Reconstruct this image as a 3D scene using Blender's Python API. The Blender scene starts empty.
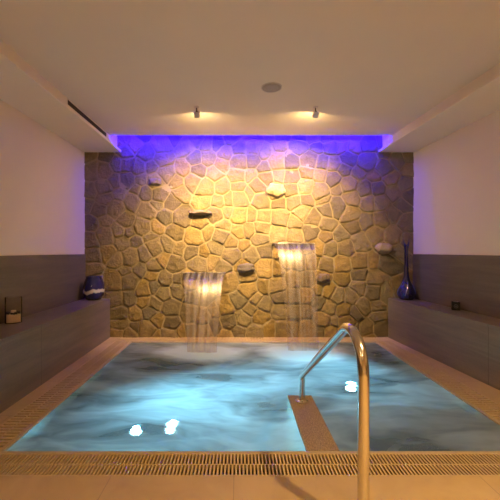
import bpy, bmesh, math, random
from mathutils import Vector, noise, Matrix, Euler

random.seed(7)
C = bpy.context.scene.collection
PI = math.pi
F = 340.0; CX = 238.0; CY = 251.0; EYE = 1.1      # focal length in pixels, vanishing point, eye height
WALL_Y = 4.35

def PX(px, D): return (px - CX) * D / F
def PZ(py, D): return EYE - (py - CY) * D / F

# ---------------------------------------------------------------- camera, exposure, world, lights
cam_d = bpy.data.cameras.new('camera'); cam = bpy.data.objects.new('camera', cam_d); C.objects.link(cam)
cam.location = (0, 0, EYE); cam.rotation_euler = (PI/2, 0, 0)
cam_d.sensor_width = 36; cam_d.lens = F / 500 * 36
cam_d.shift_x = (250 - CX) / 500; cam_d.shift_y = (CY - 250) / 500
cam_d.clip_start = 0.02
bpy.context.scene.camera = cam
vs = bpy.context.scene.view_settings
vs.view_transform = 'Standard'; vs.look = 'None'; vs.gamma = 1; vs.use_curve_mapping = False
vs.exposure = 0.13
w = bpy.data.worlds.new('world'); bpy.context.scene.world = w; w.use_nodes = True
w.node_tree.nodes['Background'].inputs[0].default_value = (0.9, 0.6, 0.4, 1)
w.node_tree.nodes['Background'].inputs[1].default_value = 0.0

SPOT_W = 34.0            # wall spotlights
DOWN = [((1.25, 0.45), 34.0), ((-1.0, -0.6), 16.0), ((1.0, -1.5), 26.0), ((0.1, -0.9), 16.0)]   # recessed downlights (position, watts)
LED_STRENGTH = 450.0
WARM = (1.0, 0.65, 0.27)
POOL_W = 6.2
POOL_COL = (0.28, 0.75, 1.0)

def area_light(name, loc, direction, watts, col, size, parent=None, spread=PI):
    d = bpy.data.lights.new(name, 'AREA'); d.shape = 'DISK'; d.size = size; d.energy = watts; d.color = col; d.spread = spread
    o = bpy.data.objects.new(name, d); C.objects.link(o); o.location = loc
    o.rotation_euler = Vector(direction).to_track_quat('-Z', 'Y').to_euler()
    if parent: o.parent = parent
    return o

# ---------------------------------------------------------------- helpers
def obj(name, bm, mat, parent=None, smooth=False):
    me = bpy.data.meshes.new(name)
    bmesh.ops.recalc_face_normals(bm, faces=bm.faces[:])
    if smooth:
        for f in bm.faces: f.smooth = True
    bm.to_mesh(me); bm.free()
    if not isinstance(mat, (list, tuple)): mat = [mat]
    for m in mat: me.materials.append(m)
    o = bpy.data.objects.new(name, me); C.objects.link(o)
    if parent: o.parent = parent
    return o
def auto_smooth(o, deg=35):
    me = o.data
    for p in me.polygons: p.use_smooth = True
    b = bmesh.new(); b.from_mesh(me)
    for e in b.edges:
        if len(e.link_faces) == 2 and e.calc_face_angle(0) > math.radians(deg): e.smooth = False
    b.to_mesh(me); b.free()
    return o
def tag(o, label, cat, group=None, kind=None):
    if label: o['label'] = label
    if cat: o['category'] = cat
    if group: o['group'] = group
    if kind: o['kind'] = kind
    return o
def struct(name, bm, m, label=None):
    o = obj(name, bm, m); o['kind'] = 'structure'
    if label: o['label'] = label
    return o
def thing(name, label, cat, loc=(0, 0, 0), group=None):
    o = bpy.data.objects.new(name, None); C.objects.link(o); o.location = loc; o.empty_display_size = 0.05
    return tag(o, label, cat, group)
def box(bm, a, b, bevel=0.0, mi=0):
    vs_ = [bm.verts.new((x, y, z)) for x in (a[0], b[0]) for y in (a[1], b[1]) for z in (a[2], b[2])]
    fs = [bm.faces.new([vs_[i] for i in q]) for q in ((0,1,3,2),(4,6,7,5),(0,4,5,1),(2,3,7,6),(0,2,6,4),(1,5,7,3))]
    for f in fs: f.material_index = mi
    if bevel:
        es = set()
        for f in fs: es.update(f.edges)
        bmesh.ops.bevel(bm, geom=list(es), offset=bevel, segments=2, affect='EDGES', profile=0.5)
    return bm
def B(a, b, bevel=0.0):
    return box(bmesh.new(), a, b, bevel)
def prism(pts_a, pts_b, bevel=0.0):
    """closed solid between two matching polygons"""
    bm = bmesh.new()
    A = [bm.verts.new(p) for p in pts_a]; Bv = [bm.verts.new(p) for p in pts_b]
    bm.faces.new(A); bm.faces.new(Bv[::-1])
    n = len(A)
    for i in range(n):
        bm.faces.new((A[i], Bv[i], Bv[(i+1) % n], A[(i+1) % n]))
    if bevel:
        bmesh.ops.bevel(bm, geom=bm.edges[:], offset=bevel, segments=2, affect='EDGES')
    return bm
def lathe(profile, n=48, center=(0, 0, 0), bm=None):
    bm = bm or bmesh.new()
    rings = []
    for r, z in profile:
        if r < 1e-6: rings.append([bm.verts.new((center[0], center[1], center[2] + z))])
        else: rings.append([bm.verts.new((center[0] + r*math.cos(2*PI*k/n), center[1] + r*math.sin(2*PI*k/n), center[2] + z)) for k in range(n)])
    for a, b in zip(rings, rings[1:]):
        for k in range(n):
            k2 = (k+1) % n
            if len(a) == 1 and len(b) == 1: continue
            if len(a) == 1: bm.faces.new((a[0], b[k], b[k2]))
            elif len(b) == 1: bm.faces.new((a[k], b[0], a[k2]))
            else: bm.faces.new((a[k], b[k], b[k2], a[k2]))
    return bm
def tube(path, r, n=24, cap=True):
    bm = bmesh.new(); rings = []
    for i, p in enumerate(path):
        t = (path[min(i+1, len(path)-1)] - path[max(i-1, 0)]).normalized()
        s = Vector((1, 0, 0)); u = t.cross(s).normalized()
        rings.append([bm.verts.new(p + r*(math.cos(2*PI*k/n)*s + math.sin(2*PI*k/n)*u)) for k in range(n)])
    for a, b in zip(rings, rings[1:]):
        for k in range(n): bm.faces.new((a[k], b[k], b[(k+1) % n], a[(k+1) % n]))
    if cap: bm.faces.new(rings[0]); bm.faces.new(rings[-1])
    return bm

# ---------------------------------------------------------------- materials
class NT:
    def __init__(s, name):
        s.m = bpy.data.materials.new(name); s.m.use_nodes = True; s.t = s.m.node_tree
        s.t.nodes.clear(); s.out = s.t.nodes.new('ShaderNodeOutputMaterial')
    def n(s, typ, **kw):
        nd = s.t.nodes.new(typ)
        for k, v in kw.items():
            if k.startswith('_'): nd.inputs[k[1:].replace('_', ' ')].default_value = v
            else: setattr(nd, k, v)
        return nd
    def l(s, a, b): s.t.links.new(a, b)
    def surf(s, sock): s.l(sock, s.out.inputs['Surface'])
    def coords(s, scale=(1, 1, 1), rot=(0, 0, 0), kind='Object'):
        tc = s.n('ShaderNodeTexCoord'); mp = s.n('ShaderNodeMapping')
        mp.inputs['Scale'].default_value = scale; mp.inputs['Rotation'].default_value = rot
        s.l(tc.outputs[kind], mp.inputs[0]); return mp.outputs[0]
    def noise(s, vec, scale, detail=4, rough=0.55, dist=0.0):
        nn = s.n('ShaderNodeTexNoise', _Scale=scale, _Detail=detail, _Roughness=rough, _Distortion=dist); s.l(vec, nn.inputs['Vector']); return nn
    def ramp(s, sock, stops):
        r = s.n('ShaderNodeValToRGB'); e = r.color_ramp.elements
        e[0].position, e[0].color = stops[0][0], (*stops[0][1], 1)
        e[1].position, e[1].color = stops[-1][0], (*stops[-1][1], 1)
        for p, c in stops[1:-1]:
            q = e.new(p); q.color = (*c, 1)
        s.l(sock, r.inputs[0]); return r.outputs[0]
    def bsdf(s, **kw):
        b = s.n('ShaderNodeBsdfPrincipled')
        for k, v in kw.items(): b.inputs[k.replace('_', ' ')].default_value = v
        return b
    def bump(s, sock, strength, dist, b):
        bp = s.n('ShaderNodeBump', _Strength=strength, _Distance=dist); s.l(sock, bp.inputs['Height']); s.l(bp.outputs[0], b.inputs['Normal']); return bp
def g3(v): return (v, v, v)

def m_plaster(name, col):
    t = NT(name); v = t.coords(); n = t.noise(v, 2.5, 3)
    c = t.ramp(n.outputs[0], [(0.3, tuple(x*0.97 for x in col)), (0.7, col)])
    b = t.bsdf(Roughness=0.85); t.l(c, b.inputs['Base Color'])
    n2 = t.noise(v, 120, 2); t.bump(n2.outputs[0], 0.06, 0.002, b); t.surf(b.outputs[0]); return t.m
M_CEIL = m_plaster('ceiling_plaster', (0.82, 0.74, 0.60))
M_WALL = m_plaster('wall_plaster', (0.80, 0.70, 0.54))
M_TRIM = m_plaster('trim_plaster', (0.86, 0.77, 0.62))

def m_stoneware(name, c1, c2, rough=0.42, joint=None, joint_axis='Y', off=0.0):
    t = NT(name); v = t.coords((0.7, 0.7, 9)); n = t.noise(v, 1.8, 6, 0.6, 0.6)
    v2 = t.coords(); n2 = t.noise(v2, 60, 3)
    mx = t.n('ShaderNodeMath', operation='MULTIPLY_ADD'); mx.inputs[1].default_value = 0.25
    t.l(n2.outputs[0], mx.inputs[0]); t.l(n.outputs[0], mx.inputs[2])
    c = t.ramp(mx.outputs[0], [(0.4, c1), (0.8, c2)])
    b = t.bsdf(Roughness=rough)
    if joint:
        sp = t.n('ShaderNodeSeparateXYZ'); tc = t.n('ShaderNodeTexCoord'); t.l(tc.outputs['Object'], sp.inputs[0])
        a = t.n('ShaderNodeMath', operation='ADD'); a.inputs[1].default_value = off + 10*joint; t.l(sp.outputs[joint_axis], a.inputs[0])
        md = t.n('ShaderNodeMath', operation='MODULO'); md.inputs[1].default_value = joint; t.l(a.outputs[0], md.inputs[0])
        lt = t.n('ShaderNodeMath', operation='LESS_THAN'); lt.inputs[1].default_value = 0.004; t.l(md.outputs[0], lt.inputs[0])
        mc = t.n('ShaderNodeMix', data_type='RGBA'); t.l(lt.outputs[0], mc.inputs[0]); t.l(c, mc.inputs[6]); mc.inputs[7].default_value = (*[x*0.5 for x in c1], 1)
        c = mc.outputs[2]
    t.l(c, b.inputs['Base Color']); t.bump(n2.outputs[0], 0.08, 0.001, b); t.surf(b.outputs[0]); return t.m
M_PANEL = m_stoneware('grey_brown_stoneware', (0.118, 0.095, 0.055), (0.175, 0.142, 0.084), 0.4)
M_BENCH = m_stoneware('bench_stoneware', (0.135, 0.108, 0.068), (0.21, 0.17, 0.108), 0.38, 2.4, 'Y', -0.387)

def m_floor():
    t = NT('beige_floor_tile'); v = t.coords(); n = t.noise(v, 3.0, 6, 0.6, 0.8); n2 = t.noise(v, 150, 2)
    c = t.ramp(n.outputs[0], [(0.3, (0.40, 0.28, 0.14)), (0.7, (0.50, 0.36, 0.19))])
    br = t.n('ShaderNodeTexBrick', offset=0.5, squash=1.0)
    br.inputs['Scale'].default_value = 1.0; br.inputs['Mortar Size'].default_value = 0.002; br.inputs['Brick Width'].default_value = 0.6; br.inputs['Row Height'].default_value = 0.6
    br.inputs['Color1'].default_value = br.inputs['Color2'].default_value = (0, 0, 0, 1); br.inputs['Mortar'].default_value = (1, 1, 1, 1)
    mp = t.n('ShaderNodeMapping'); mp.inputs['Location'].default_value = (0.62 + 0.3 + 3, 0.13, 0); tc = t.n('ShaderNodeTexCoord')
    t.l(tc.outputs['Object'], mp.inputs[0]); t.l(mp.outputs[0], br.inputs['Vector'])
    mc = t.n('ShaderNodeMix', data_type='RGBA'); t.l(br.outputs[0], mc.inputs[0]); t.l(c, mc.inputs[6]); mc.inputs[7].default_value = (0.30, 0.22, 0.13, 1)
    b = t.bsdf(Roughness=0.5); t.l(mc.outputs[2], b.inputs['Base Color']); t.bump(n2.outputs[0], 0.1, 0.001, b); t.surf(b.outputs[0]); return t.m
M_FLOOR = m_floor()

def m_plain(name, col, rough=0.5, metal=0.0, noise_scale=80, amt=0.1, **kw):
    t = NT(name); v = t.coords(); n = t.noise(v, noise_scale, 3)
    c = t.ramp(n.outputs[0], [(0.3, tuple(x*(1-amt) for x in col)), (0.7, tuple(min(1, x*(1+amt)) for x in col))])
    b = t.bsdf(Roughness=rough, Metallic=metal, **kw); t.l(c, b.inputs['Base Color']); t.surf(b.outputs[0]); return t.m
M_GRATE = m_plain('tan_grate_plastic', (0.50, 0.37, 0.20), 0.45)
M_DARK = m_plain('dark_channel', (0.035, 0.025, 0.018), 0.8)
M_STEEL = m_plain('polished_steel', (0.72, 0.68, 0.62), 0.16, 1.0, 30, 0.04)
M_BLADE = m_plain('brushed_steel', (0.45, 0.42, 0.38), 0.35, 1.0)
M_BRONZE = m_plain('dark_knuckle', (0.06, 0.05, 0.04), 0.4, 0.6)
M_LAMPW = m_plain('lamp_white', (0.72, 0.62, 0.58), 0.5)
M_SPK = m_plain('speaker_cloth', (0.42, 0.36, 0.29), 0.8, 0, 400, 0.35)
M_SPKR = m_plain('speaker_rim', (0.62, 0.55, 0.46), 0.6)
M_VENT = m_plain('vent_dark', (0.05, 0.035, 0.025), 0.7)
M_BLACK = m_plain('black_ceramic', (0.006, 0.0055, 0.0065), 0.6)
M_PALE = m_plain('pale_motif', (0.13, 0.13, 0.14), 0.5)
M_SAND = m_plain('candle_sand', (0.85, 0.66, 0.38), 0.9, 0, 300, 0.2)
M_BEAD = m_plain('dark_beads', (0.02, 0.015, 0.01), 0.3)
def m_speckle():
    t = NT('speckled_divider_tile'); v = t.coords(); n = t.noise(v, 160, 2, 0.7)
    c = t.ramp(n.outputs[0], [(0.35, (0.12, 0.08, 0.04)), (0.5, (0.26, 0.185, 0.105)), (0.66, (0.50, 0.38, 0.23))])
    b = t.bsdf(Roughness=0.5); t.l(c, b.inputs['Base Color']); t.bump(n.outputs[0], 0.15, 0.001, b); t.surf(b.outputs[0]); return t.m
M_SPECK = m_speckle()
def m_basin():
    t = NT('pool_mosaic'); v = t.coords()
    vo = t.n('ShaderNodeTexVoronoi', _Scale=30); t.l(v, vo.inputs['Vector'])
    c = t.ramp(vo.outputs['Distance'], [(0.1, (0.10, 0.10, 0.105)), (0.5, (0.04, 0.04, 0.045))])
    b = t.bsdf(Roughness=0.35); t.l(c, b.inputs['Base Color']); t.surf(b.outputs[0]); return t.m
M_BASIN = m_basin()

def m_stone():
    t = NT('crazy_paving_stone'); v = t.coords()
    at = t.n('ShaderNodeVertexColor', layer_name='tint')
    n1 = t.noise(v, 9, 6, 0.65, 0.4); n2 = t.noise(v, 55, 5, 0.7)
    r1 = t.ramp(n1.outputs[0], [(0.25, (0.62, 0.62, 0.62)), (0.75, (1.25, 1.2, 1.12))])
    r2 = t.ramp(n2.outputs[0], [(0.3, (0.75, 0.75, 0.75)), (0.7, (1.12, 1.12, 1.12))])
    m1 = t.n('ShaderNodeMix', data_type='RGBA', blend_type='MULTIPLY'); m1.inputs[0].default_value = 1; t.l(at.outputs[0], m1.inputs[6]); t.l(r1, m1.inputs[7])
    m2 = t.n('ShaderNodeMix', data_type='RGBA', blend_type='MULTIPLY'); m2.inputs[0].default_value = 1; t.l(m1.outputs[2], m2.inputs[6]); t.l(r2, m2.inputs[7])
    b = t.bsdf(Roughness=0.8); t.l(m2.outputs[2], b.inputs['Base Color'])
    ad = t.n('ShaderNodeMath', operation='MULTIPLY_ADD'); ad.inputs[1].default_value = 0.35; t.l(n2.outputs[0], ad.inputs[0]); t.l(n1.outputs[0], ad.inputs[2])
    t.bump(ad.outputs[0], 0.9, 0.035, b); t.surf(b.outputs[0]); return t.m
M_STONE = m_stone()
def m_mortar():
    t = NT('pale_mortar'); v = t.coords(); n = t.noise(v, 30, 5, 0.7)
    c = t.ramp(n.outputs[0], [(0.3, (0.25, 0.20, 0.105)), (0.7, (0.34, 0.265, 0.15))])
    b = t.bsdf(Roughness=0.9); t.l(c, b.inputs['Base Color']); t.bump(n.outputs[0], 0.6, 0.01, b); t.surf(b.outputs[0]); return t.m
M_MORTAR = m_mortar()
def m_emit(name, col, s):
    t = NT(name); e = t.n('ShaderNodeEmission', _Color=(*col, 1), _Strength=s); t.surf(e.outputs[0]); return t.m

def m_water():
    t = NT('whirlpool_water')
    v = t.coords((0.75, 1.5, 1), (0, 0, 0.25)); warp = t.noise(v, 1.1, 3, 0.5)
    mixv = t.n('ShaderNodeMix', data_type='RGBA', blend_type='LINEAR_LIGHT'); mixv.inputs[0].default_value = 0.45
    t.l(v, mixv.inputs[6]); t.l(warp.outputs['Color'], mixv.inputs[7])
    big = t.noise(mixv.outputs[2], 1.9, 4, 0.5, 0.5)
    vs2 = t.n('ShaderNodeMapping'); vs2.inputs['Scale'].default_value = (0.9, 1.9, 1); t.l(mixv.outputs[2], vs2.inputs[0])
    fine = t.noise(vs2.outputs[0], 4.0, 3, 0.45, 0.8)
    s = t.n('ShaderNodeMath', operation='MULTIPLY_ADD'); s.inputs[1].default_value = 0.22; t.l(fine.outputs[0], s.inputs[0]); t.l(big.outputs[0], s.inputs[2])
    foam = t.ramp(s.outputs[0], [(0.40, g3(0.20)), (0.62, g3(0.50)), (0.86, g3(0.85))])
    # foam where the falls strike the water
    tc = t.n('ShaderNodeTexCoord'); acc = foam
    for (x, y, rx, ry) in FALL_FEET:
        mp = t.n('ShaderNodeMapping'); mp.vector_type = 'POINT'
        mp.inputs['Location'].default_value = (-x/rx, -y/ry, 0); mp.inputs['Scale'].default_value = (1/rx, 1/ry, 0)
        t.l(tc.outputs['Object'], mp.inputs[0])
        gr = t.n('ShaderNodeTexGradient', gradient_type='SPHERICAL'); t.l(mp.outputs[0], gr.inputs[0])
        mxx = t.n('ShaderNodeMath', operation='MULTIPLY_ADD', use_clamp=True); mxx.inputs[1].default_value = 1.6
        t.l(gr.outputs[1], mxx.inputs[0]); t.l(acc, mxx.inputs[2]); acc = mxx.outputs[0]
    df = t.n('ShaderNodeBsdfDiffuse', _Color=(0.62, 0.68, 0.72, 1)); tl = t.n('ShaderNodeBsdfTranslucent', _Color=(0.72, 0.90, 0.95, 1))
    ft = t.n('ShaderNodeMixShader'); ft.inputs[0].default_value = 0.6; t.l(df.outputs[0], ft.inputs[1]); t.l(tl.outputs[0], ft.inputs[2])
    rf = t.n('ShaderNodeBsdfRefraction', _Color=(0.55, 0.85, 0.92, 1), _Roughness=0.17, _IOR=1.33)
    body = t.n('ShaderNodeMixShader'); t.l(acc, body.inputs[0]); t.l(rf.outputs[0], body.inputs[1]); t.l(ft.outputs[0], body.inputs[2])
    gl = t.n('ShaderNodeBsdfGlossy', _Roughness=0.22); fr = t.n('ShaderNodeFresnel', _IOR=1.33)
    k1 = t.n('ShaderNodeMath', operation='MULTIPLY_ADD'); k1.inputs[1].default_value = -0.75; k1.inputs[2].default_value = 0.85; t.l(acc, k1.inputs[0])
    k2 = t.n('ShaderNodeMath', operation='MULTIPLY', use_clamp=True); t.l(k1.outputs[0], k2.inputs[0]); t.l(fr.outputs[0], k2.inputs[1])
    fin = t.n('ShaderNodeMixShader'); t.l(k2.outputs[0], fin.inputs[0]); t.l(body.outputs[0], fin.inputs[1]); t.l(gl.outputs[0], fin.inputs[2])
    bp = t.n('ShaderNodeBump', _Strength=0.35, _Distance=0.03); t.l(s.outputs[0], bp.inputs['Height'])
    for nd in (df, rf, gl, fr): t.l(bp.outputs[0], nd.inputs['Normal'])
    t.surf(fin.outputs[0]); return t.m
FALL_FEET = [(-0.42, 3.72, 0.55, 0.38), (0.72, 3.75, 0.55, 0.38)]
M_WATER = m_water()

def m_sheet():
    t = NT('falling_water'); v = t.coords((26, 1, 0.5)); n = t.noise(v, 1.0, 4, 0.6); v2 = t.coords((22, 1, 0.3)); n2 = t.noise(v2, 1.0, 3)
    tr = t.n('ShaderNodeBsdfTransparent', _Color=(0.93, 0.90, 0.87, 1))
    gl = t.n('ShaderNodeBsdfGlossy', _Color=(1, 1, 1, 1), _Roughness=0.33)
    tl = t.n('ShaderNodeBsdfTranslucent', _Color=(0.85, 0.80, 0.76, 1)); df = t.n('ShaderNodeBsdfDiffuse', _Color=(0.85, 0.8, 0.76, 1))
    m0 = t.n('ShaderNodeMixShader'); m0.inputs[0].default_value = 0.5; t.l(tl.outputs[0], m0.inputs[1]); t.l(df.outputs[0], m0.inputs[2])
    wf = t.ramp(n.outputs[0], [(0.42, g3(0.02)), (0.72, g3(0.22))])
    m1 = t.n('ShaderNodeMixShader'); t.l(wf, m1.inputs[0]); t.l(tr.outputs[0], m1.inputs[1]); t.l(m0.outputs[0], m1.inputs[2])
    gf = t.ramp(n2.outputs[0], [(0.38, g3(0.012)), (0.68, g3(0.055))])
    m2 = t.n('ShaderNodeMixShader'); t.l(gf, m2.inputs[0]); t.l(m1.outputs[0], m2.inputs[1]); t.l(gl.outputs[0], m2.inputs[2])
    bp = t.n('ShaderNodeBump', _Strength=0.25, _Distance=0.01); t.l(n.outputs[0], bp.inputs['Height']); t.l(bp.outputs[0], gl.inputs['Normal'])
    t.surf(m2.outputs[0]); return t.m
M_SHEET = m_sheet()

# ---------------------------------------------------------------- room shell
BACK = -2.6; CEIL = EYE + 1.39; SOF = EYE + 1.26; SLOT_Y = 4.09; SLOT_TOP = 2.66
def lx(y): return -1.957 - 0.011*(4.35 - y)                     # plaster face, window-less side wall
def rx(y): return 2.239 + 0.066*(4.35 - y)
def lf(y): return -1.49 - 0.008*(4.35 - y)                      # lip of the soffits
def rf(y): return 1.79 + 0.050*(4.35 - y)
def lb(y): return -1.625 + 0.01*(4.35 - y)                      # bench fronts
def rb(y): return 1.906 + 0.092*(4.35 - y)

struct('wall_left', prism([(lx(BACK), BACK, 0), (lx(BACK)-0.15, BACK, 0), (lx(BACK)-0.15, BACK, 2.75), (lx(BACK), BACK, 2.75)],
                          [(lx(4.5), 4.5, 0), (lx(4.5)-0.15, 4.5, 0), (lx(4.5)-0.15, 4.5, 2.75), (lx(4.5), 4.5, 2.75)]), M_WALL)
struct('wall_right', prism([(rx(BACK), BACK, 0), (rx(BACK)+0.15, BACK, 0), (rx(BACK)+0.15, BACK, 2.75), (rx(BACK), BACK, 2.75)],
                           [(rx(4.5), 4.5, 0), (rx(4.5)+0.15, 4.5, 0), (rx(4.5)+0.15, 4.5, 2.75), (rx(4.5), 4.5, 2.75)]), M_WALL)
struct('wall_front', B((-2.2, BACK-0.15, 0), (2.95, BACK, 2.75)), M_WALL)
# ceiling slab, ending short of the stone wall so that a lit slot stays open above it
struct('ceiling', B((-2.1, BACK, CEIL), (2.8, SLOT_Y, 2.75)), M_CEIL)
struct('ceiling_slot', B((-1.6, SLOT_Y, SLOT_TOP), (1.95, 4.36, 2.75)), M_CEIL)
def soffit(name, f, wl, sgn):
    """dropped edge: lip at the bottom, set-back face above"""
    rec = 0.05; lip = 0.028; ts = []
    def sec(y, yz):
        a = f(y); b = wl(y) + sgn*0.05
        return [(b, y, SOF), (a, y, SOF), (a, y, SOF+lip), (a + sgn*rec, y, SOF+lip), (a + sgn*rec, y, yz), (b, y, yz)]
    return struct(name, prism(sec(BACK, CEIL), sec(SLOT_Y, CEIL)), M_TRIM), struct(name.replace('1', '3').replace('2', '4'), prism(sec(SLOT_Y, SLOT_TOP), sec(4.36, SLOT_TOP)), M_TRIM)
soffit('trim_1', lf, lx, -1)
soffit('trim_2', rf, rx, 1)

# floor: front deck, side strips
EDGE = 0.014
PL, PR, PF, PB = -1.29, 1.665, 1.872, 4.13                     # water rectangle
GL, GR, GF, GB = -1.50, 1.87, 1.663, 4.34                      # outer edges of the grates
TH = 0.12
fl = bmesh.new()
box(fl, (-2.1, BACK, -TH), (2.85, GF, 0)); box(fl, (-2.1, GF, -TH), (GL, WALL_Y, 0))
box(fl, (GR, GF, -TH), (2.5, WALL_Y, 0))
struct('floor', fl, M_FLOOR)
# channel below grates and nosing between grate and water
ch = bmesh.new()
box(ch, (GL, GF, -TH-0.02), (GR, PF-0.03, -0.10)); box(ch, (GL, PB+0.02, -TH-0.02), (GR, WALL_Y, -0.10))
box(ch, (GL, PF-0.03, -TH-0.02), (PL-0.02, PB+0.02, -0.10)); box(ch, (PR+0.02, PF-0.03, -TH-0.02), (GR, PB+0.02, -0.10))
struct('drain_channel', ch, M_DARK)
ns = bmesh.new()
box(ns, (PL-0.022, PF-0.024, -0.14), (PR+0.022, PF, 0.0), 0.004); box(ns, (PL-0.022, PB, -0.14), (PR+0.022, PB+0.022, 0.0), 0.004)
box(ns, (PL-0.022, PF, -0.14), (PL, PB, 0.0), 0.004); box(ns, (PR, PF, -0.14), (PR+0.022, PB, 0.0), 0.004)
struct('trim_5', ns, m_plain('pool_nosing', (0.42, 0.33, 0.22), 0.4))
# basin
DEPTH = 0.82
bs = bmesh.new()
box(bs, (PL-0.02, PF-0.02, -DEPTH-0.1), (PR+0.02, PB+0.02, -DEPTH))
box(bs, (PL-0.1, PF-0.1, -DEPTH), (PR+0.1, PF, -0.14)); box(bs, (PL-0.1, PB, -DEPTH), (PR+0.1, PB+0.1, -0.14))
box(bs, (PL-0.1, PF, -DEPTH), (PL, PB, -0.14)); box(bs, (PR, PF, -DEPTH), (PR+0.1, PB, -0.14))
struct('pool_basin', bs, M_BASIN)

# ---------------------------------------------------------------- stone wall
CROPS = {
 (85,135,6.1): [(20,135),(50,212),(70,262),(112,215),(130,140),(182,280),(190,180),(258,185),(325,200),(260,275),(345,270),(315,330),(375,110),(412,200),(475,150),(430,285),(380,355),(35,350),(112,325),(120,390),(215,365),(450,355),(490,235),(470,60),(300,50),(250,95),(205,40),(20,410),(290,412),(430,412),(20,30),(80,40),(20,200)],
 (165,135,6.1): [(50,20),(30,80),(125,75),(250,50),(325,50),(40,150),(185,145),(260,145),(375,110),(345,185),(455,160),(450,90),(405,30),(115,210),(205,225),(300,240),(30,235),(70,290),(175,285),(245,320),(345,320),(380,275),(445,245),(95,350),(450,320),(10,350),(130,395),(390,390),(330,405),(455,390),(240,395),(40,410)],
 (245,135,6.1): [(60,70),(120,100),(210,70),(330,75),(440,70),(45,155),(200,160),(275,160),(390,155),(470,170),(120,205),(35,245),(130,265),(205,250),(280,260),(375,230),(460,250),(85,310),(190,340),(280,335),(370,320),(455,340),(95,395),(30,360),(300,400),(370,390),(210,405),(480,400)],
 (325,135,5.68): [(30,60),(100,60),(165,65),(240,50),(140,130),(240,150),(340,185),(410,140),(475,190),(110,200),(50,170),(285,235),(185,225),(45,250),(135,285),(220,310),(300,305),(375,250),(455,285),(400,210),(75,300),(390,325),(150,360),(45,365),(480,340),(240,380),(310,380),(440,385),(480,120),(345,110),(400,40),(470,40),(330,30)],
 (85,203,6.1): [(95,35),(190,40),(270,40),(375,45),(450,50),(490,90),(40,130),(135,110),(250,105),(345,145),(440,145),(35,235),(125,200),(205,170),(270,170),(225,240),(310,230),(400,215),(40,320),(145,300),(200,345),(275,330),(365,310),(425,270),(480,265),(40,400),(95,385),(190,390),(330,400),(425,385),(480,345),(250,418)],
 (165,203,6.1): [(105,90),(20,90),(215,125),(310,70),(385,50),(455,75),(355,145),(450,175),(65,180),(180,205),(260,180),(340,203),(400,235),(310,270),(15,250),(85,275),(170,300),(235,300),(480,255),(405,320),(295,350),(15,350),(55,370),(110,375),(205,365),(360,395),(410,385),(475,385),(490,200)],
 (245,203,6.1): [(110,30),(200,30),(320,20),(460,30),(350,55),(215,95),(420,100),(305,120),(490,130),(35,80),(110,90),(100,155),(25,165),(200,185),(90,215),(405,180),(480,210),(310,205),(20,245),(115,285),(40,315),(120,340),(230,290),(300,275),(370,290),(250,350),(330,350),(400,350),(440,265),(450,320),(30,390),(120,400),(190,400),(490,290),(190,240)],
 (325,203,5.68): [(10,40),(75,25),(140,60),(40,105),(230,25),(150,125),(235,100),(320,30),(320,100),(385,70),(455,30),(455,120),(25,190),(90,185),(200,230),(290,185),(385,190),(450,210),(120,260),(25,260),(335,255),(190,330),(100,345),(280,330),(350,340),(400,270),(450,290),(10,350),(400,350),(60,300)],
 (85,271,6.1): [(175,60),(270,60),(330,40),(415,30),(485,50),(190,170),(360,110),(265,165),(430,95),(480,140),(365,190),(440,200),(210,265),(310,265),(400,250),(440,300),(215,330),(310,350),(380,360),(200,390),(460,350),(480,240),(270,400),(430,395),(60,60),(60,160),(60,260),(60,360)],
 (165,271,6.1): [(40,60),(20,140),(90,50),(70,120),(30,220),(85,230),(150,60),(230,70),(300,60),(390,60),(370,115),(450,180),(370,220),(170,160),(250,160),(150,260),(230,280),(310,240),(390,310),(470,290),(40,320),(90,365),(30,390),(160,360),(240,370),(310,340),(440,360),(370,390)],
 (245,271,6.1): [(90,20),(190,20),(20,110),(110,90),(60,155),(190,90),(210,160),(120,200),(20,240),(90,280),(215,235),(200,290),(30,320),(60,375),(160,370),(225,370),(300,50),(380,50),(300,150),(380,150),(300,250),(380,250),(300,340),(380,350),(470,45),(450,110),(450,200),(490,180),(470,290),(460,360),(10,30)],
 (325,271,5.68): [(15,30),(100,40),(190,20),(290,45),(190,90),(20,110),(75,145),(285,115),(140,145),(340,120),(20,215),(105,225),(215,200),(165,240),(290,190),(330,220),(300,270),(50,280),(120,285),(200,280),(30,340),(100,350),(170,335),(240,330),(310,330),(250,385),(400,100),(420,200),(420,300),(420,380),(340,40)],
}
pts = []
for (ox, oy, s), L in CROPS.items():
    for cx, cy in L:
        p = (ox + cx/s, oy + cy/s)
        if all((p[0]-q[0])**2 + (p[1]-q[1])**2 > 9.6**2 for q in pts): pts.append(p)
# to metres on the wall face
seeds = [(PX(x, WALL_Y), PZ(y, WALL_Y)) for x, y in pts]
for k in range(24):                                              # row inside the slot, and stones hidden by the soffit edges
    for zz in (2.56, 2.70):
        p = (-2.0 + k*0.185 + random.uniform(-.04, .04), zz + random.uniform(-.03, .03))
        if all(math.hypot(p[0]-q[0], p[1]-q[1]) > 0.11 for q in seeds): seeds.append(p)
X0, X1, Z0, Z1 = -1.97, 2.25, -0.02, 2.66
def clip(poly, nx, nz, d):
    out = []
    for i in range(len(poly)):
        a, b = poly[i], poly[(i+1) % len(poly)]
        da = a[0]*nx + a[1]*nz - d; db = b[0]*nx + b[1]*nz - d
        if da <= 0: out.append(a)
        if (da < 0 < db) or (db < 0 < da):
            t_ = da/(da-db); out.append((a[0]+(b[0]-a[0])*t_, a[1]+(b[1]-a[1])*t_))
    return out
wb = bmesh.new()
tint = wb.loops.layers.float_color.new('tint')
MORT_Y = WALL_Y
def paint(f, col):
    for lp in f.loops: lp[tint] = (*col, 1)
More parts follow.
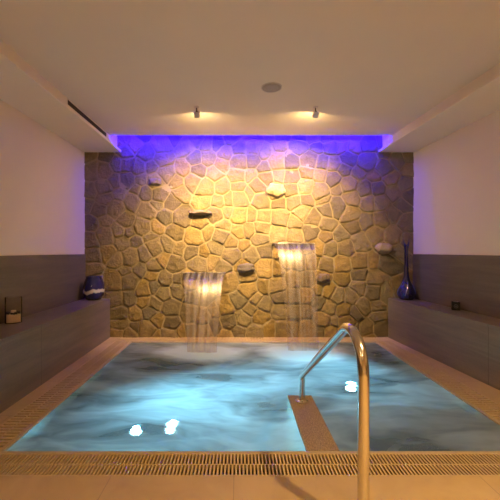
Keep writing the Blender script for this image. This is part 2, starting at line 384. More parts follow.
def round_poly(poly):
    """cut the corners unevenly and roughen the outline"""
    out = []
    n = len(poly)
    for i in range(n):
        a, b, c = poly[i-1], poly[i], poly[(i+1) % n]
        la = math.hypot(a[0]-b[0], a[1]-b[1]); lc = math.hypot(c[0]-b[0], c[1]-b[1])
        r = random.uniform(0.003, 0.012)
        ta = min(0.36, r/max(la, 1e-5)); tc_ = min(0.36, r/max(lc, 1e-5))
        p = (b[0]+(a[0]-b[0])*ta, b[1]+(a[1]-b[1])*ta); q = (b[0]+(c[0]-b[0])*tc_, b[1]+(c[1]-b[1])*tc_)
        mid = (0.25*p[0]+0.25*q[0]+0.5*b[0], 0.25*p[1]+0.25*q[1]+0.5*b[1])
        out += [p, mid, q]
        # points along the side
        m = int((lc*(1-ta-tc_))/0.028)
        q2 = (c[0]+(b[0]-c[0])*min(0.36, 0.018/max(lc, 1e-5)), c[1]+(b[1]-c[1])*min(0.36, 0.018/max(lc, 1e-5)))
        for j in range(1, m):
            t_ = j/m; out.append((q[0]+(q2[0]-q[0])*t_, q[1]+(q2[1]-q[1])*t_))
    res = []
    for x, z in out:
        v = noise.noise_vector(Vector((x*11, z*11, 3.1)))
        res.append((x + v.x*0.012, z + v.y*0.012))
    return res
PALETTE = [(0.25, 0.185, 0.10), (0.215, 0.165, 0.10), (0.18, 0.145, 0.10), (0.27, 0.19, 0.09), (0.20, 0.15, 0.085), (0.23, 0.18, 0.11), (0.155, 0.12, 0.08)]
weights = {q: random.uniform(0, 0.0105) for q in seeds}
for si, (sx, sz) in enumerate(seeds):
    poly = [(X0, Z0), (X1, Z0), (X1, Z1), (X0, Z1)]
    near = sorted(seeds, key=lambda q: (q[0]-sx)**2 + (q[1]-sz)**2)[1:26]
    inset = random.uniform(0.0055, 0.0105)
    for qx, qz in near:
        nx, nz = qx-sx, qz-sz; L = math.hypot(nx, nz); nx /= L; nz /= L
        poly = clip(poly, nx, nz, nx*(sx+qx)/2 + nz*(sz+qz)/2 + (weights[(sx, sz)]-weights[(qx, qz)])/(2*L) - inset)
        if len(poly) < 3: break
    if len(poly) < 3: continue
    # drop very short sides
    q = []
    for p in poly:
        if not q or math.hypot(p[0]-q[-1][0], p[1]-q[-1][1]) > 0.012: q.append(p)
    if len(q) > 3 and math.hypot(q[0][0]-q[-1][0], q[0][1]-q[-1][1]) < 0.012: q.pop()
    if len(q) < 3: continue
    if min(max(p[0] for p in q)-min(p[0] for p in q), max(p[1] for p in q)-min(p[1] for p in q)) < 0.03: continue
    pl = round_poly(q)
    cx = sum(p[0] for p in pl)/len(pl); cz = sum(p[1] for p in pl)/len(pl)
    low = max(0, min(1, (1.25 - cz)/1.0))
    h = random.uniform(0.007, 0.013) + 0.008*low*random.random()
    tx, tz = random.uniform(-0.07, 0.07), random.uniform(-0.09, 0.05)
    base = random.choice(PALETTE); kf = random.uniform(0.82, 1.15)
    if 1.15 > cz and random.random() < 0.3: base = (0.24, 0.165, 0.06)
    kf *= 1.02; col = (base[0]*kf, base[1]*kf*1.01, base[2]*kf*0.78)
    rings = []
    for sc, hh in ((1.0, -0.012), (0.995, 0.7), (0.97, 0.97), (0.72, 1.0), (0.38, 1.0)):
        ring = []
        for x, z in pl:
            xx = cx + (x-cx)*sc; zz = cz + (z-cz)*sc
            y = h*hh if hh > 0 else hh
            if hh > 0: y += (tx*(xx-cx) + tz*(zz-cz)) + (noise.noise(Vector((xx*14, zz*14, si*0.7)))*0.006 if sc < 0.98 else 0)
            y = max(y, -0.012) if hh <= 0 else max(y, 0.003)
            ring.append(wb.verts.new((xx, MORT_Y - y, zz)))
        rings.append(ring)
    n = len(pl)
    for a, b in zip(rings, rings[1:]):
        for k in range(n):
            f = wb.faces.new((a[k], a[(k+1) % n], b[(k+1) % n], b[k])); f.smooth = True; paint(f, col)
    cv = wb.verts.new((cx, MORT_Y - h*1.06, cz))
    for k in range(n):
        f = wb.faces.new((rings[-1][k], rings[-1][(k+1) % n], cv)); f.smooth = True; paint(f, col)
# mortar bed, gently uneven, with thickness
NXM, NZM = 84, 54
grid = [[wb.verts.new((X0 + (X1-X0)*i/NXM, MORT_Y - 0.002 - 0.004*noise.noise(Vector((i*0.35, j*0.35, 0))), Z0 + (Z1-Z0)*j/NZM)) for j in range(NZM+1)] for i in range(NXM+1)]
for i in range(NXM):
    for j in range(NZM):
        f = wb.faces.new((grid[i][j], grid[i+1][j], grid[i+1][j+1], grid[i][j+1])); f.material_index = 1; f.smooth = True
box(wb, (X0-0.2, WALL_Y+0.012, Z0-0.2), (X1+0.2, WALL_Y+0.25, 2.75), 0, 1)
wall_back = struct('wall_back', wb, [M_STONE, M_MORTAR])

def rock(px, py, wpx, hpx, dep, tilt, name, mat_col, seed):
    """a single proud stone set into the wall"""
    D = WALL_Y - dep*0.4
    bm = bmesh.new(); bmesh.ops.create_icosphere(bm, subdivisions=4, radius=1.0)
    tl = bm.loops.layers.float_color.new('tint')
    sx_, sz_ = wpx*D/F/2, hpx*D/F/2
    for v in bm.verts:
        p = v.co.copy()
        p = Vector([math.copysign(abs(c)**0.75, c) for c in p])
        nn = noise.noise(p*1.5 + Vector((seed, 0, 0)))*0.22 + noise.noise(p*4 + Vector((seed, 3, 0)))*0.09
        p *= (1 + nn)
        v.co = Vector((p.x*sx_, p.y*dep, p.z*sz_))
    bmesh.ops.rotate(bm, verts=bm.verts, cent=(0, 0, 0), matrix=Matrix.Rotation(tilt, 3, 'Y'))
    bmesh.ops.translate(bm, verts=bm.verts, vec=(PX(px, D), WALL_Y - 0.01, PZ(py, D)))
    for f in bm.faces:
        for lp in f.loops: lp[tl] = (*mat_col, 1)
    return obj(name, bm, M_STONE, wall_back, True)
rock(199.5, 212.5, 23, 5.0, 0.085, 0.0, 'ledge_stone', (0.20, 0.15, 0.10), 1)['label'] = 'flat dark stone jutting from the wall'
rock(276, 190, 18, 13, 0.075, 0.15, 'jutting_stone', (0.42, 0.32, 0.18), 2)
rock(245.5, 268, 18, 9, 0.06, -0.1, 'jutting_stone', (0.14, 0.12, 0.10), 3)
rock(323, 278, 13, 9, 0.05, -0.1, 'jutting_stone', (0.16, 0.12, 0.08), 4)
rock(384, 248, 16, 10, 0.075, 0.1, 'jutting_stone', (0.34, 0.27, 0.19), 5)
rock(155, 182, 12, 7, 0.05, 0.05, 'jutting_stone', (0.18, 0.14, 0.1), 6)

# ---------------------------------------------------------------- tiled wainscot and benches
def side_panel(name, wl, sgn):
    t_ = 0.012
    o = prism([(wl(BACK)-sgn*0.0, BACK, 0.0), (wl(BACK)-sgn*t_, BACK, 0.0), (wl(BACK)-sgn*t_, BACK, 1.06), (wl(BACK), BACK, 1.06)],
              [(wl(4.335), 4.335, 0.0), (wl(4.335)-sgn*t_, 4.335, 0.0), (wl(4.335)-sgn*t_, 4.335, 1.06), (wl(4.335), 4.335, 1.06)])
    return struct(name, o, M_PANEL)
side_panel('trim_6', lx, -1); side_panel('trim_7', rx, 1)
def bench(label, f, wl, sgn, y0):
    t = thing('stone_bench', label, 'bench', (0, 0, 0), 'tiled benches along the side walls')
    ye = 4.33; g = 0.013
    def q(y, a, b, z0, z1): return [(a, y, z0), (b, y, z0), (b, y, z1), (a, y, z1)]
    obj('bench_front', prism(q(y0, wl(y0)-sgn*g, f(y0)+sgn*0.004, 0.0, 0.480), q(ye, wl(ye)-sgn*g, f(ye)+sgn*0.004, 0.0, 0.480)), M_BENCH, t)
    obj('bench_top', prism(q(y0, wl(y0)-sgn*g, f(y0), 0.480, 0.5), q(ye, wl(ye)-sgn*g, f(ye), 0.480, 0.5), 0.002), M_BENCH, t)
    return t
bench('long grey-brown tiled bench holding the clear candle holder and the squat vase', lb, lx, -1, BACK+0.02)
bench('long grey-brown tiled bench holding the tall blue vase and the black box', rb, rx, 1, BACK+0.02)

# ---------------------------------------------------------------- overflow grates
def grate(name, label, along, a0, a1, b0, b1, flip=False):
    """slats run across the strip in two rows; along = axis of the strip's length"""
    bm = bmesh.new(); z0, z1 = (-0.028, 0.0) if along == 'x' else (-0.008, 0.0)
    def bb(s0, s1, c0, c1, zt=z1, bev=0.0):
        if along == 'x': box(bm, (s0, c0, z0), (s1, c1, zt), bev)
        else: box(bm, (c0, s0, z0), (c1, s1, zt), bev)
    m = (b0+b1)/2; e = 0.007
    bb(a0, a1, b0, b0+e); bb(a0, a1, b1-e, b1); bb(a0, a1, m-0.004, m+0.004, z1-0.001)
    pitch, hw = (0.0185, 0.0043) if along == 'x' else (0.034, 0.0095); n = int((a1-a0)/pitch); p = (a1-a0)/n
    for i in range(n):
        s = a0 + (i+0.5)*p
        bb(s-hw, s+hw, b0+e, m-0.004); s2 = s + (p*0.5 if i < n-1 and along == 'x' else 0)
        bb(s2-hw, s2+hw, m+0.004, b1-e)
    o = obj('drain_grate', bm, M_GRATE)
    return tag(o, label, 'grate', 'slatted overflow grates around the pool')
grate('g', 'tan slatted drain grate in front of the pool, behind the near floor', 'x', GL, GR, GF+0.001, PF-0.025)
grate('g', 'tan slatted drain grate below the stone wall, under the waterfalls', 'x', GL, GR, PB+0.023, GB-0.004)
grate('g', 'tan slatted drain grate beside the bench with the squat vase', 'y', PF-0.024, PB+0.022, GL, PL-0.023)
grate('g', 'tan slatted drain grate beside the bench with the tall vase', 'y', PF-0.024, PB+0.022, PR+0.023, GR)

# ---------------------------------------------------------------- divider and handrail
DX0, DX1, DY = 0.377, 0.562, 2.60
dv = tag(obj('pool_divider', B((DX0, PF+0.001, -DEPTH), (DX1, DY, -0.001), 0.005), M_SPECK),
         'speckled brown flat-topped wall running out into the pool under the handrail', 'divider')
RX = 0.485; NEAR_Y = 1.315; FAR_Y = 2.493; R = 0.0220; SKEW = -0.016/(FAR_Y-NEAR_Y)
t = thing('handrail', 'bent polished steel handrail rising from the deck down to the divider', 'handrail', (RX, NEAR_Y, 0))
ctrl = [((NEAR_Y, 0.0), 0), ((NEAR_Y, 0.880), 0.150), ((FAR_Y, 0.183), 0.045), ((FAR_Y, 0.0), 0)]
def fillet(ctrl):
    out = [Vector((0, *ctrl[0][0]))]
    for i in range(1, len(ctrl)-1):
        a = Vector((0, *ctrl[i-1][0])); b = Vector((0, *ctrl[i][0])); c = Vector((0, *ctrl[i+1][0])); r = ctrl[i][1]
        u = (a-b).normalized(); v = (c-b).normalized(); ang = u.angle(v)
        d = r/math.tan(ang/2); ctr = b + (u+v).normalized()*r/math.sin(ang/2)
        p0 = b+u*d; p1 = b+v*d; w0 = p0-ctr; w1 = p1-ctr; tot = w0.angle(w1); ax = w0.cross(w1).normalized()
        for k in range(17):
            out.append(ctr + Matrix.Rotation(tot*k/16, 3, ax) @ w0)
    out.append(Vector((0, *ctrl[-1][0])))
    return out
path = fillet(ctrl)
rail = obj('rail_tube', tube([Vector(((p.y-NEAR_Y)*SKEW, p.y-NEAR_Y, p.z)) for p in path], R, 32), M_STEEL, t); auto_smooth(rail)
for yy in (0.0, FAR_Y-NEAR_Y):
    fl_ = obj('base_flange', lathe([(R+0.0005, 0.0), (0.045, 0.0), (0.045, 0.004), (0.040, 0.009), (R+0.004, 0.014), (R+0.0005, 0.014)], 40, (yy*SKEW, yy, 0)), M_STEEL, t)
    auto_smooth(fl_)
    for k in range(3):
        a = 2*PI*k/3 + 0.4; obj('screw', lathe([(0.0, 0.0125), (0.003, 0.012), (0.004, 0.006), (0, 0.006)], 10, (yy*SKEW+0.033*math.cos(a), yy+0.033*math.sin(a), 0)), M_BRONZE, fl_)

# ---------------------------------------------------------------- water
wm = bmesh.new(); NX, NY = 150, 120
def wz(x, y):
    z = 0.010*noise.noise(Vector((x*3.0, y*4.5, 1.0))) + 0.005*noise.noise(Vector((x*9, y*12, 4.0)))
    for (fx, fy, ax_, ay_) in FALL_FEET:
        z += 0.018*math.exp(-((x-fx)/0.2)**2-((y-fy)/0.16)**2)
    e = min(1, (x-PL)/0.1, (PR-x)/0.1, (y-PF)/0.1, (PB-y)/0.1)
    return -0.012 + z*max(0, e)*0.8
gw = [[wm.verts.new((PL + (PR-PL)*i/NX, PF + (PB-PF)*j/NY, wz(PL + (PR-PL)*i/NX, PF + (PB-PF)*j/NY))) for j in range(NY+1)] for i in range(NX+1)]
for i in range(NX):
    for j in range(NY):
        x = PL + (PR-PL)*(i+0.5)/NX; y = PF + (PB-PF)*(j+0.5)/NY
        if DX0+0.012 < x < DX1-0.012 and y < DY-0.012: continue
        wm.faces.new((gw[i][j], gw[i+1][j], gw[i+1][j+1], gw[i][j+1])).smooth = True
for v in [v for v in wm.verts if not v.link_faces]: wm.verts.remove(v)
water = obj('pool_water', wm, M_WATER)
if water.data.polygons[0].normal.z < 0: water.data.flip_normals()
tag(water, 'swirling milky blue water filling the pool', 'water', None, 'stuff')

def fall(label_w, label_s, xa, xb, z0, xa1, xb1, L_, ytop=4.27):
    sp = tag(obj('waterfall_spout', B((xa-0.006, ytop+0.01, z0-0.0105), (xb+0.006, WALL_Y+0.005, z0-0.0035), 0.001), M_BLADE), label_s, 'spout', 'steel blade spouts in the stone wall')
    bm = bmesh.new(); ns_, nw = 40, 40; th = 0.006; faces = []
    layers = []
    for off in (0, 1):
        rows = []
        for i in range(ns_+1):
            s = i/ns_; s2 = s*1.02
            z = (z0-0.011) - (z0)*s2*s2 * 0.99 if s > 0 else z0-0.011
            y = ytop - L_*s2 - off*th
            k = s**1.1; row = []
            for j in range(nw+1):
                u = j/nw; x = (xa + (xa1-xa)*k)*(1-u) + (xb + (xb1-xb)*k)*u
                yy = y - 0.006*noise.noise(Vector((u*9, s*1.2, z0)))*s + (0.03*(2*u-1)**2*s)
                row.append(bm.verts.new((x, yy, max(z, -0.03))))
            rows.append(row)
        layers.append(rows)
    for rows in layers:
        for i in range(ns_):
            for j in range(nw): bm.faces.new((rows[i][j], rows[i][j+1], rows[i+1][j+1], rows[i+1][j]))
    a, b = layers
    for j in range(nw):
        bm.faces.new((a[0][j], a[0][j+1], b[0][j+1], b[0][j])); bm.faces.new((a[-1][j], a[-1][j+1], b[-1][j+1], b[-1][j]))
    for i in range(ns_):
        bm.faces.new((a[i][0], a[i+1][0], b[i+1][0], b[i][0])); bm.faces.new((a[i][-1], a[i+1][-1], b[i+1][-1], b[i][-1]))
    return tag(obj('waterfall', bm, M_SHEET, None, True), label_w, 'waterfall', 'water sheets falling from the stone wall')
fall('shorter thin sheet of water pouring from the lower wall spout', 'low flat steel spout feeding the shorter waterfall', -0.695, -0.160, 0.833, -0.550, -0.235, 0.58)
fall('taller thin sheet of water pouring from the higher wall spout', 'high flat steel spout feeding the taller waterfall', 0.445, 0.960, 1.205, 0.560, 0.895, 0.52)

# ---------------------------------------------------------------- underwater lights
M_POOLLENS = m_emit('pool_lamp_lens', (0.6, 0.9, 1.0), 35)
for (x, y, lab, dr, pw) in ((-0.825, 2.78, 'bright round underwater lamp in the pool nearest the near edge', (0.8, -0.8, 1), 1.2),
                    (-0.55, 2.86, 'round underwater lamp beside the brightest one in the pool', (1.0, -0.7, 1), 1.9),
                    (1.16, 3.48, 'round underwater lamp glowing beyond the handrail', (-0.9, -0.8, 1), 1.7)):
    t = thing('pool_light', lab, 'light', (x, y, -DEPTH), 'underwater lamps on the pool floor')
    obj('lamp_housing', lathe([(0.0, 0.0), (0.075, 0.0), (0.075, 0.02), (0.06, 0.03), (0.032, 0.03), (0.032, 0.022), (0, 0.022)], 32), M_STEEL, t)
    obj('lamp_lens', lathe([(0.0, 0.036), (0.018, 0.034), (0.030, 0.026), (0.030, 0.0225), (0, 0.0225)], 32), M_POOLLENS, t)
    area_light('pool_lamp_light', (0, 0, 0.05), dr, POOL_W*pw, POOL_COL, 0.045, t, 2.2)

# ---------------------------------------------------------------- ceiling fittings
def spotlight(px, label, target, tilt):
    D = 3.28; x = PX(px, D)
    t = thing('spotlight', label, 'spotlight', (x, D, CEIL), 'wall-washing spotlights on the ceiling')
    obj('ceiling_plate', lathe([(0, 0), (0.024, 0), (0.024, -0.006), (0.019, -0.010), (0, -0.010)], 28), M_LAMPW, t)
    hp = Vector((0.004, 0.012, -0.074)); dirv = (Vector(target) - (Vector((x, D, CEIL)) + hp)).normalized()
    pth = [Vector((0, 0, -0.009)), Vector((0.001, 0.002, -0.024)), Vector((0.003, 0.006, -0.044))]
    obj('arm', tube(pth, 0.0055, 12), M_BRONZE, t, True)
    kb = bmesh.new(); bmesh.ops.create_uvsphere(kb, u_segments=16, v_segments=10, radius=0.011); bmesh.ops.translate(kb, verts=kb.verts, vec=pth[-1])
    obj('knuckle', kb, M_BRONZE, t, True)
    q = dirv.to_track_quat('Z', 'Y').to_matrix()
    hb = bmesh.new()                                  # hollow head, square with rounded edges, open at the front
    for (r_, zz) in ((1, 0),): pass
    def sq(r, z, n=32):
        out = []
        for k in range(n):
            a = 2*PI*k/n; c, s = math.cos(a), math.sin(a); m_ = (abs(c)**6 + abs(s)**6)**(-1/6)
            out.append(hb.verts.new(q @ Vector((r*c*m_, r*s*m_, z)) + hp))
        return out
    rr = [sq(0.020, -0.028), sq(0.026, -0.024), sq(0.028, 0.016), sq(0.025, 0.017), sq(0.024, 0.012)]
    hb.faces.new(rr[0]); hb.faces.new(rr[-1])
    for a, b in zip(rr, rr[1:]):
        for k in range(32): hb.faces.new((a[k], a[(k+1) % 32], b[(k+1) % 32], b[k]))
    h = obj('lamp_head', hb, M_LAMPW, t); auto_smooth(h)
    lb_ = bmesh.new()
    c0 = [lb_.verts.new(q @ Vector((0.019*math.cos(2*PI*k/24), 0.019*math.sin(2*PI*k/24), 0.0128)) + hp) for k in range(24)]
    c1 = [lb_.verts.new(q @ Vector((0.019*math.cos(2*PI*k/24), 0.019*math.sin(2*PI*k/24), 0.0145)) + hp) for k in range(24)]
    lb_.faces.new(c0); lb_.faces.new(c1)
    for k in range(24): lb_.faces.new((c0[k], c0[(k+1) % 24], c1[(k+1) % 24], c1[k]))
    obj('lamp_lens', lb_, m_emit('spot_lens', WARM, 1700), h)
    area_light('spot_light', tuple(hp + dirv*0.0175), tuple(dirv), SPOT_W, WARM, 0.036, t, 1.7)
spotlight(196.5, 'small white ceiling spotlight above the shorter waterfall', (-0.34, 4.35, 1.36), 0)
spotlight(315.5, 'small white ceiling spotlight above the taller waterfall', (0.60, 4.35, 1.44), 0)

D = 2.89
t = thing('ceiling_speaker', 'round flush ceiling loudspeaker with dull brown grille', 'speaker', (PX(271.5, D), D, CEIL))
obj('speaker_rim', lathe([(0.080, 0.0), (0.089, 0.0), (0.089, -0.003), (0.085, -0.006), (0.080, -0.005)], 48), M_SPKR, t, True)
obj('speaker_grille', lathe([(0.0, 0.0), (0.080, 0.0), (0.080, -0.004), (0.05, -0.0065), (0.0, -0.0075)], 48), M_SPK, t, True)

# linear air vent in the set-back face of the left soffit
va, vb = 3.08, 3.98
xv = lambda y: lf(y) - 0.05
t = thing('air_vent', 'long dark slot vent high in the ceiling edge above the squat vase', 'vent', (xv(3.5), 3.5, 2.455))
O = Vector((xv(3.5), 3.5, 2.455))
def vq(y, o0, o1, z0, z1): return [Vector((xv(y)+o0, y, z0))-O, Vector((xv(y)+o1, y, z0))-O, Vector((xv(y)+o1, y, z1))-O, Vector((xv(y)+o0, y, z1))-O]
fb = bmesh.new()
def addp(bm, pa, pb):
    A = [bm.verts.new(p) for p in pa]; Q = [bm.verts.new(p) for p in pb]; bm.faces.new(A); bm.faces.new(Q[::-1])
    for i in range(4): bm.faces.new((A[i], Q[i], Q[(i+1) % 4], A[(i+1) % 4]))
addp(fb, vq(va, 0.0005, 0.005, 2.478, 2.484), vq(vb, 0.0005, 0.005, 2.478, 2.484)); addp(fb, vq(va, 0.0005, 0.005, 2.425, 2.431), vq(vb, 0.0005, 0.005, 2.425, 2.431))
addp(fb, vq(va, 0.0005, 0.005, 2.431, 2.478), vq(va+0.006, 0.0005, 0.005, 2.431, 2.478)); addp(fb, vq(vb-0.006, 0.0005, 0.005, 2.431, 2.478), vq(vb, 0.0005, 0.005, 2.431, 2.478))
obj('vent_frame', fb, M_TRIM, t)
bk = bmesh.new(); addp(bk, vq(va+0.006, 0.0004, 0.0012, 2.431, 2.478), vq(vb-0.006, 0.0004, 0.0012, 2.431, 2.478)); obj('vent_opening', bk, M_VENT, t)
sb = bmesh.new()
for zz in (2.440, 2.4525, 2.465): addp(sb, vq(va+0.006, 0.0013, 0.0045, zz, zz+0.002), vq(vb-0.006, 0.0013, 0.0045, zz, zz+0.002))
obj('vent_slats', sb, M_VENT, t)

# LED strip in the slot
t = thing('led_strip', 'blue light strip hidden in the ceiling slot above the stone wall', 'light', (0, SLOT_Y, 2.578))
xa_, xb_ = lf(4.1)-0.03, rf(4.1)+0.03
obj('strip_channel', B((xa_, 0.0005, -0.011), (xb_, 0.010, 0.011)), M_LAMPW, t)
obj('led_tape', B((xa_+0.005, 0.0102, -0.009), (xb_-0.005, 0.0142, 0.009)), m_emit('blue_led', (0.012, 0.0, 1.0), LED_STRENGTH), t)

# recessed downlights over the near part of the room
for i, ((x, y), wt) in enumerate(DOWN):
    t = thing('recessed_downlight', ['round recessed downlight over the near floor beside the handrail', 'round recessed downlight nearest the bench with the candle glass', 'round recessed downlight farthest from the pool', 'round recessed downlight midway across the ceiling behind the viewer'][i], 'light', (x, y, CEIL), 'recessed ceiling downlights')
    obj('downlight_rim', lathe([(0.040, 0.0), (0.052, 0.0), (0.052, -0.003), (0.047, -0.006), (0.040, -0.004)], 36), M_LAMPW, t, True)
    obj('downlight_lens', lathe([(0.0, -0.0005), (0.0395, -0.0005), (0.0395, -0.002), (0.0, -0.002)], 36), m_emit('downlight_lens', WARM, 12), t)
    area_light('downlight_light', (0, 0, -0.008), (0, 0, -1), wt, WARM, 0.07, t, 2.5 if x < -0.5 else 1.95)

# ---------------------------------------------------------------- small wall fitting
D = 4.31
t = thing('wall_fitting', 'tiny shiny round metal fitting on the stones between the waterfalls', 'fitting', (PX(252, D), 4.318, PZ(317, D)))
f_ = lathe([(0, 0.012), (0.008, 0.011), (0.012, 0.006), (0.012, 0.0), (0.006, -0.002), (0.006, -0.03), (0, -0.03)], 24)
bmesh.ops.rotate(f_, verts=f_.verts, cent=(0, 0, 0), matrix=Matrix.Rotation(PI/2, 3, 'X'))
obj('fitting_cap', f_, M_STEEL, t, True)

# ---------------------------------------------------------------- vases and candle holders
def m_squat():
    t = NT('blue_glaze_with_white_wave'); tc = t.n('ShaderNodeTexCoord'); sp = t.n('ShaderNodeSeparateXYZ'); t.l(tc.outputs['Object'], sp.inputs[0])
    n = t.noise(t.coords((9, 9, 3)), 1.0, 2); 
    a = t.n('ShaderNodeMath', operation='MULTIPLY_ADD'); a.inputs[1].default_value = -0.12; t.l(n.outputs[0], a.inputs[0]); t.l(sp.outputs['Z'], a.inputs[2])
    s = t.n('ShaderNodeMath', operation='SUBTRACT'); s.inputs[1].default_value = 0.045; t.l(a.outputs[0], s.inputs[0])
    ab = t.n('ShaderNodeMath', operation='ABSOLUTE'); t.l(s.outputs[0], ab.inputs[0])
    c = t.ramp(ab.outputs[0], [(0.0, (0.62, 0.56, 0.52)), (0.018, (0.45, 0.42, 0.44)), (0.024, (0.010, 0.008, 0.10)), (0.2, (0.008, 0.006, 0.06))])
    b = t.bsdf(Roughness=0.12, Coat_Weight=0.6); t.l(c, b.inputs['Base Color']); t.surf(b.outputs[0]); return t.m
t = thing('squat_vase', 'squat dark blue glazed vase with a white wave band in the bench corner', 'vase', (PX(94, 4.19), 4.185, 0.5005))
prof = [(0, 0.0), (0.075, 0.0), (0.085, 0.006), (0.112, 0.05), (0.123, 0.09), (0.125, 0.13), (0.121, 0.17), (0.108, 0.225), (0.094, 0.262), (0.090, 0.278), (0.093, 0.287), (0.088, 0.287), (0.085, 0.278), (0.089, 0.26), (0.102, 0.222), (0.115, 0.17), (0.119, 0.13), (0.1, 0.05), (0.07, 0.012), (0, 0.01)]
obj('vase_body', lathe(prof, 56), m_squat(), t, True)
mb = lathe([(0, 0.0), (0.006, 0.001), (0.011, 0.0035), (0.013, 0.0)], 20)
for v in mb.verts: v.co.z *= 0.6
bmesh.ops.rotate(mb, verts=mb.verts, cent=(0, 0, 0), matrix=Matrix.Rotation(math.radians(72), 3, 'X')); bmesh.ops.translate(mb, verts=mb.verts, vec=(0.012, -0.1138, 0.185))
obj('white_motif', mb, m_plain('white_glaze', (0.8, 0.78, 0.8), 0.2), t, True)

t = thing('tall_vase', 'tall slender dark blue glass vase with a bulbous base and split mouth', 'vase', (PX(406.5, 4.2), 4.205, 0.5005))
prof = [(0, 0.0), (0.062, 0.0), (0.080, 0.008), (0.100, 0.04), (0.106, 0.075), (0.098, 0.12), (0.074, 0.17), (0.050, 0.22), (0.034, 0.28), (0.026, 0.36), (0.023, 0.46), (0.022, 0.56), (0.024, 0.62), (0.030, 0.66), (0.037, 0.70), (0.042, 0.735), (0.038, 0.735), (0.030, 0.69), (0.022, 0.65), (0.018, 0.60), (0.017, 0.45), (0.02, 0.36), (0.028, 0.28), (0.045, 0.215), (0.068, 0.17), (0.09, 0.12), (0.096, 0.075), (0.09, 0.04), (0.055, 0.012), (0, 0.01)]
bm = lathe(prof, 48)
for v in bm.verts:                                    # the mouth dips front and back so two points stand at its sides
    if v.co.z > 0.65:
        a = math.atan2(v.co.y, v.co.x); k = (v.co.z-0.65)/0.085
        v.co.z -= 0.062*k*abs(math.sin(a))**0.7
        v.co.y *= (1 - 0.25*k); v.co.x *= (1 - 0.22*k)
tg = NT('cobalt_glass')
nz = tg.noise(tg.coords((7, 7, 3)), 1.0, 2, 0.5, 1.0); cc = tg.ramp(nz.outputs[0], [(0.35, (0.006, 0.006, 0.05)), (0.65, (0.012, 0.016, 0.20))])
b_ = tg.bsdf(Roughness=0.06, Coat_Weight=0.8, Transmission_Weight=0.15); tg.l(cc, b_.inputs['Base Color']); tg.surf(b_.outputs[0])
obj('vase_body', bm, tg.m, t, True)
db = bmesh.new()
for k in range(5):                                    # raised glass drops trailed down the bulb
    a = 2*PI*k/5 + 0.35
    pth = []
    for i in range(12):
        u = i/11; zz = 0.05 + 0.18*u
        rr_ = [r for r in ((0.101, 0.05), (0.106, 0.075), (0.098, 0.12), (0.074, 0.17), (0.050, 0.22), (0.045, 0.24))]
        for (r0, z0_), (r1, z1_) in zip(rr_, rr_[1:]):
            if z0_ <= zz <= z1_: rad = r0 + (r1-r0)*(zz-z0_)/(z1_-z0_); break
        aa = a + 0.5*u; pth.append(Vector((rad*math.cos(aa), rad*math.sin(aa), zz)))
    rs = []
    for i, p in enumerate(pth):
        nrm = Vector((p.x, p.y, 0)).normalized(); sd = nrm.cross(Vector((0, 0, 1))); wd = 0.006*math.sin(PI*(i+0.6)/12.4)+0.001
        rs.append([db.verts.new(p + nrm*wd*0.7*math.cos(q_) + sd*wd*math.sin(q_)) for q_ in [2*PI*j/8 for j in range(8)]])
    for x_, y_ in zip(rs, rs[1:]):
        for j in range(8): db.faces.new((x_[j], x_[(j+1) % 8], y_[(j+1) % 8], y_[j]))
    db.faces.new(rs[0]); db.faces.new(rs[-1])
obj('glass_trails', db, m_plain('pale_blue_trail', (0.10, 0.12, 0.30), 0.1), t, True)

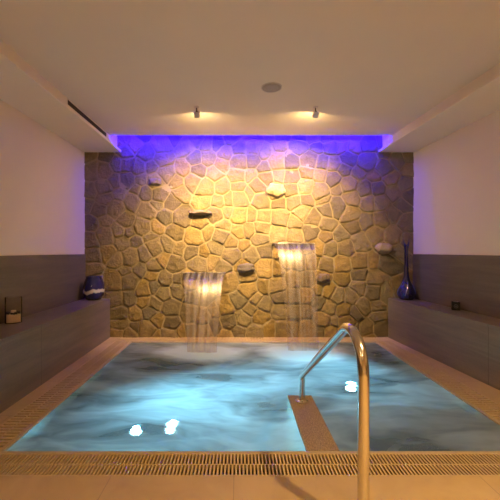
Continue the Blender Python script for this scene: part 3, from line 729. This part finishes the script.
def m_glass():
    t = NT('clear_candle_glass'); tr = t.n('ShaderNodeBsdfTransparent', _Color=(0.97, 0.96, 0.94, 1)); gl = t.n('ShaderNodeBsdfGlossy', _Roughness=0.03)
    lw = t.n('ShaderNodeLayerWeight', _Blend=0.12); m = t.n('ShaderNodeMixShader'); t.l(lw.outputs['Fresnel'], m.inputs[0]); t.l(tr.outputs[0], m.inputs[1]); t.l(gl.outputs[0], m.inputs[2]); t.surf(m.outputs[0]); return t.m
t = thing('candle_holder', 'clear glass cylinder candle holder half filled with pale sand', 'candle holder', (-1.882, 2.85, 0.5005))
g_ = obj('glass_cylinder', lathe([(0, 0.0), (0.060, 0.0), (0.061, 0.003), (0.061, 0.213), (0.059, 0.215), (0.0575, 0.213), (0.0575, 0.006), (0, 0.006)], 48), m_glass(), t); auto_smooth(g_)
obj('sand', lathe([(0, 0.0065), (0.056, 0.0065), (0.057, 0.010), (0.057, 0.068), (0.05, 0.072), (0, 0.070)], 40), M_SAND, t, True)
bb_ = bmesh.new(); random.seed(3)
for k in range(90):
    a = random.uniform(0, 2*PI); r_ = 0.049*math.sqrt(random.random()) if k > 45 else 0.0495; s_ = random.uniform(0.0045, 0.0075)
    m_ = Matrix.Translation((r_*math.cos(a), r_*math.sin(a), 0.077 + random.uniform(0, 0.010)))
    bmesh.ops.create_icosphere(bb_, subdivisions=1, radius=s_, matrix=m_)
obj('dark_pebbles', bb_, M_BEAD, t, True)
obj('tealight', lathe([(0, 0.072), (0.019, 0.072), (0.0195, 0.088), (0.0185, 0.103), (0.017, 0.1), (0, 0.1)], 28), m_plain('tealight_wax', (0.6, 0.5, 0.38), 0.5), t, True)

t = thing('box_candle_holder', 'small black square candle box with a pale round motif on the bench', 'candle holder', (2.215, 3.46, 0.5005)); t.rotation_euler = (0, 0, -math.radians(28))
bx = bmesh.new(); box(bx, (-0.036, -0.038, 0), (0.036, 0.036, 0.084), 0.004)
obj('box_body', bx, M_BLACK, t)
mt = bmesh.new()
N_ = 32; ro = [(0.019, 0.0), (0.019, -0.0015), (0.0145, -0.0015), (0.0145, 0.0)]
rings = [[mt.verts.new((r*math.cos(2*PI*k/N_), -0.0379 + y, 0.042 + r*math.sin(2*PI*k/N_))) for k in range(N_)] for r, y in ro]
for a, b in zip(rings, rings[1:]+rings[:1]):
    for k in range(N_): mt.faces.new((a[k], a[(k+1) % N_], b[(k+1) % N_], b[k]))
box(mt, (-0.010, -0.0394, 0.036), (0.010, -0.0379, 0.040)); box(mt, (-0.003, -0.0394, 0.040), (0.003, -0.0379, 0.050))
obj('round_motif', mt, M_PALE, t)
obj('candle_cup', lathe([(0, 0.0822), (0.024, 0.0822), (0.025, 0.087), (0.022, 0.087), (0.021, 0.084), (0, 0.084)], 28), M_BLADE, t)
